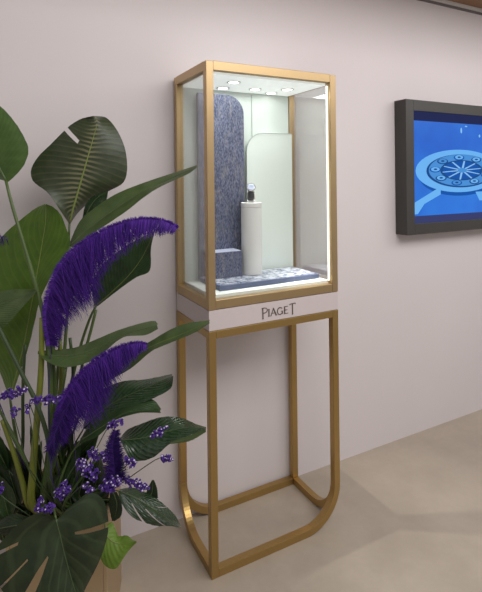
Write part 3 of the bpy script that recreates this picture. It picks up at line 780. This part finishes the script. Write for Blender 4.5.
plume('thin violet wisps at the far left edge below the upper left leaf', 1.50,
      [(-40, 262), (-22, 240), (-6, 235), (8, 240)], [(0, .03), (.6, .035), (1, .02)], [(0, .01), (.6, .02), (1, .015)], PL_D, 4, nb=130, stalk=[(-30, 330), (0, 430)], root=(-.08, -.04), fwd=.8, grav=.7)
plume('small violet tuft dangling below the base of the lower plume', 1.42,
      [(72, 398), (62, 418), (54, 436), (48, 452)], [(0, .02), (.5, .035), (1, .03)], [(0, .015), (.5, .03), (1, .02)], PL_D, 5, nb=420, stalk=[(80, 392), (66, 440), (52, 490)][:0], root=(.02, -.08), fwd=1.0, grav=.5)

# ------------------------------------------------------------------ statice sprigs
def sprig(label, t, a, b, r, n, seed, stem=(), root=(0, -.06), white=.4):
    q = random.Random(seed)
    rp = root_pt(*root); A = at(a[0], a[1], t); B = at(b[0], b[1], t)
    o = empty('statice_sprig', rp, label, 'flower sprig', 'purple statice sprigs')
    tube('flower_stem', [rp] + [P3(p, t + .01) for p in stem] + [A, A.lerp(B, .9)], .0014, STALK_D, o, 20, 6)
    pxm = t / FPX; rr = r * pxm
    ca = MB(); wf = MB()
    for i in range(n):
        u = q.random(); g = Vector((q.gauss(0, 1), q.gauss(0, 1), q.gauss(0, 1))).normalized()
        if g.dot(FW) > .3: g = g - FW * 2 * g.dot(FW)
        env = math.sqrt(max(.15, 1 - (2 * u - 1) ** 2))
        C0 = A.lerp(B, u) + g * rr * env * q.uniform(.45, 1)
        dirn = (g + Vector((0, 0, .6)) + Vector((q.gauss(0, .3), q.gauss(0, .3), q.gauss(0, .3)))).normalized()
        x = dirn.orthogonal().normalized(); y = dirn.cross(x); R_ = q.uniform(.0042, .0064); hgt = R_ * 1.3
        vs = [C0 - dirn * hgt]
        for k in range(10):
            an = 2 * math.pi * k / 10; f = R_ * (1 if k % 2 == 0 else .72); vs.append(C0 + (x * math.cos(an) + y * math.sin(an)) * f + dirn * (.0012 if k % 2 else 0))
        vs.append(C0 - dirn * .0012)
        ca.add(vs, [(0, 1 + k, 1 + (k + 1) % 10) for k in range(10)] + [(11, 1 + (k + 1) % 10, 1 + k) for k in range(10)])
        if q.random() < white:
            R2 = R_ * .62; base = C0 + dirn * .0014; vs = [base]
            for k in range(10):
                an = 2 * math.pi * k / 10; f = R2 * (1 if k % 2 == 0 else .5); vs.append(base + (x * math.cos(an) + y * math.sin(an)) * f + dirn * .001)
            wf.add(vs, [(0, 1 + k, 1 + (k + 1) % 10) for k in range(10)])
    ca.build('purple_calyxes', CAL, o)
    if wf.v: wf.build('white_florets', FLO, o)
sprig('purple statice spray at far left, upper of the left pair', 1.40, (0, 396), (26, 389), 6.5, 60, 1, [(30, 470), (4, 420)])
sprig('small purple statice bud hanging under the far left spray', 1.40, (13, 409), (16, 413), 6, 18, 2, [(34, 480), (18, 430)])
sprig('purple statice spray crossing the tall bright stalk', 1.39, (30, 401), (62, 397), 5.5, 60, 3, [(46, 470), (36, 420)])
sprig('little purple statice bud just left of the tall bright stalk', 1.395, (28, 407), (29, 411), 5, 12, 16, [(38, 480), (32, 430)])
sprig('dense purple statice head, leftmost of the big right cluster', 1.40, (80, 460), (96, 478), 9, 80, 4, [(60, 500)], (.03, -.1))
sprig('purple statice head at the top of the big right cluster', 1.41, (90, 452), (108, 456), 7, 55, 5, [(70, 495)], (.03, -.1))
sprig('purple statice head at the bottom of the big right cluster', 1.39, (102, 487), (120, 480), 8, 70, 6, [(76, 505)], (.04, -.1))
sprig('purple statice head under the indigo tuft, right of the cluster', 1.40, (126, 458), (134, 464), 6, 32, 7, [(90, 500), (118, 480)], (.05, -.1))
sprig('purple statice spray pointing right above the small monstera', 1.42, (124, 478), (148, 487), 6.5, 60, 8, [(90, 500)], (.06, -.1))
sprig('purple statice lying on the broad shiny leaf', 1.40, (152, 437), (167, 427), 5, 42, 9, [(96, 496), (130, 462)], (.06, -.1))
sprig('purple statice tip on a thin branch near the showcase leg', 1.43, (162, 457), (171, 459), 5, 26, 10, [(100, 500), (146, 466)], (.07, -.09))
sprig('purple statice sprig between the two low right leaves', 1.42, (108, 427), (122, 420), 5, 36, 11, [(80, 490)], (.04, -.09))
sprig('purple statice head above the big monstera stalk', 1.33, (36, 508), (54, 506), 6, 42, 12, [(44, 512)], (-.02, -.11))
sprig('small upright purple statice bud on the big monstera stalk', 1.34, (41, 502), (42, 497), 4, 14, 17, [(43, 512)], (-.03, -.11))
sprig('rounded purple statice head midway between stalks and right cluster', 1.38, (58, 496), (68, 482), 8, 55, 13, [(54, 510)], (.0, -.11))
sprig('purple statice bud at the far left edge, low down', 1.40, (-2, 492), (3, 484), 6, 26, 14, [(24, 512)], (-.07, -.09))
sprig('faint purple statice bud between left leaves and monstera rim', 1.36, (84, 484), (92, 490), 5, 24, 15, [(62, 508)], (.02, -.11))

# ------------------------------------------------------------------ light
w = bpy.data.worlds.new('world'); S.world = w; w.use_nodes = True
bgn = w.node_tree.nodes['Background']; bgn.inputs[0].default_value = (1, .975, .97, 1); bgn.inputs[1].default_value = .42
def area(name, loc, target, sx, sy, power, col=(1, .98, .955)):
    l = bpy.data.lights.new(name, 'AREA'); l.shape = 'RECTANGLE'; l.size = sx; l.size_y = sy; l.energy = power; l.color = col
    o = bpy.data.objects.new(name, l); COL.objects.link(o); o.location = loc
    o.rotation_euler = (Vector(target) - Vector(loc)).to_track_quat('-Z', 'Y').to_euler(); return o
area('case_light', (W / 2, .17, 1.9), (W / 2, .17, 0), .42, .2, 1.15, (.96, 1, .97))
area('room_light', (.6, -2.2, 3.1), (.5, .3, 1.3), 3.0, 1.2, 59)
area('room_light_right', (3.2, -1.6, 2.9), (1.6, .3, 1.0), 1.6, 1.2, 26)
for (x, y) in spots:
    l = bpy.data.lights.new('case_spot', 'SPOT'); l.energy = 7.0; l.spot_size = math.radians(62); l.spot_blend = 1.0; l.shadow_soft_size = .012; l.color = (.96, 1, .96)
    o = bpy.data.objects.new('case_spot', l); COL.objects.link(o); o.location = (x, y, 1.902); o.rotation_euler = (math.radians(-13), 0, 0)

# added spot with no fitting, throws light past the lower rails onto the floor
l = bpy.data.lights.new('case_spot', 'SPOT'); l.energy = 70; l.spot_size = math.radians(40); l.spot_blend = .9; l.shadow_soft_size = .008; l.color = (1, .97, .9)
o = bpy.data.objects.new('case_spot', l); COL.objects.link(o); o.location = (.404, .123, 1.900)
o.rotation_euler = (Vector((.86, -.16, 0)) - Vector(o.location)).to_track_quat('-Z', 'Y').to_euler()
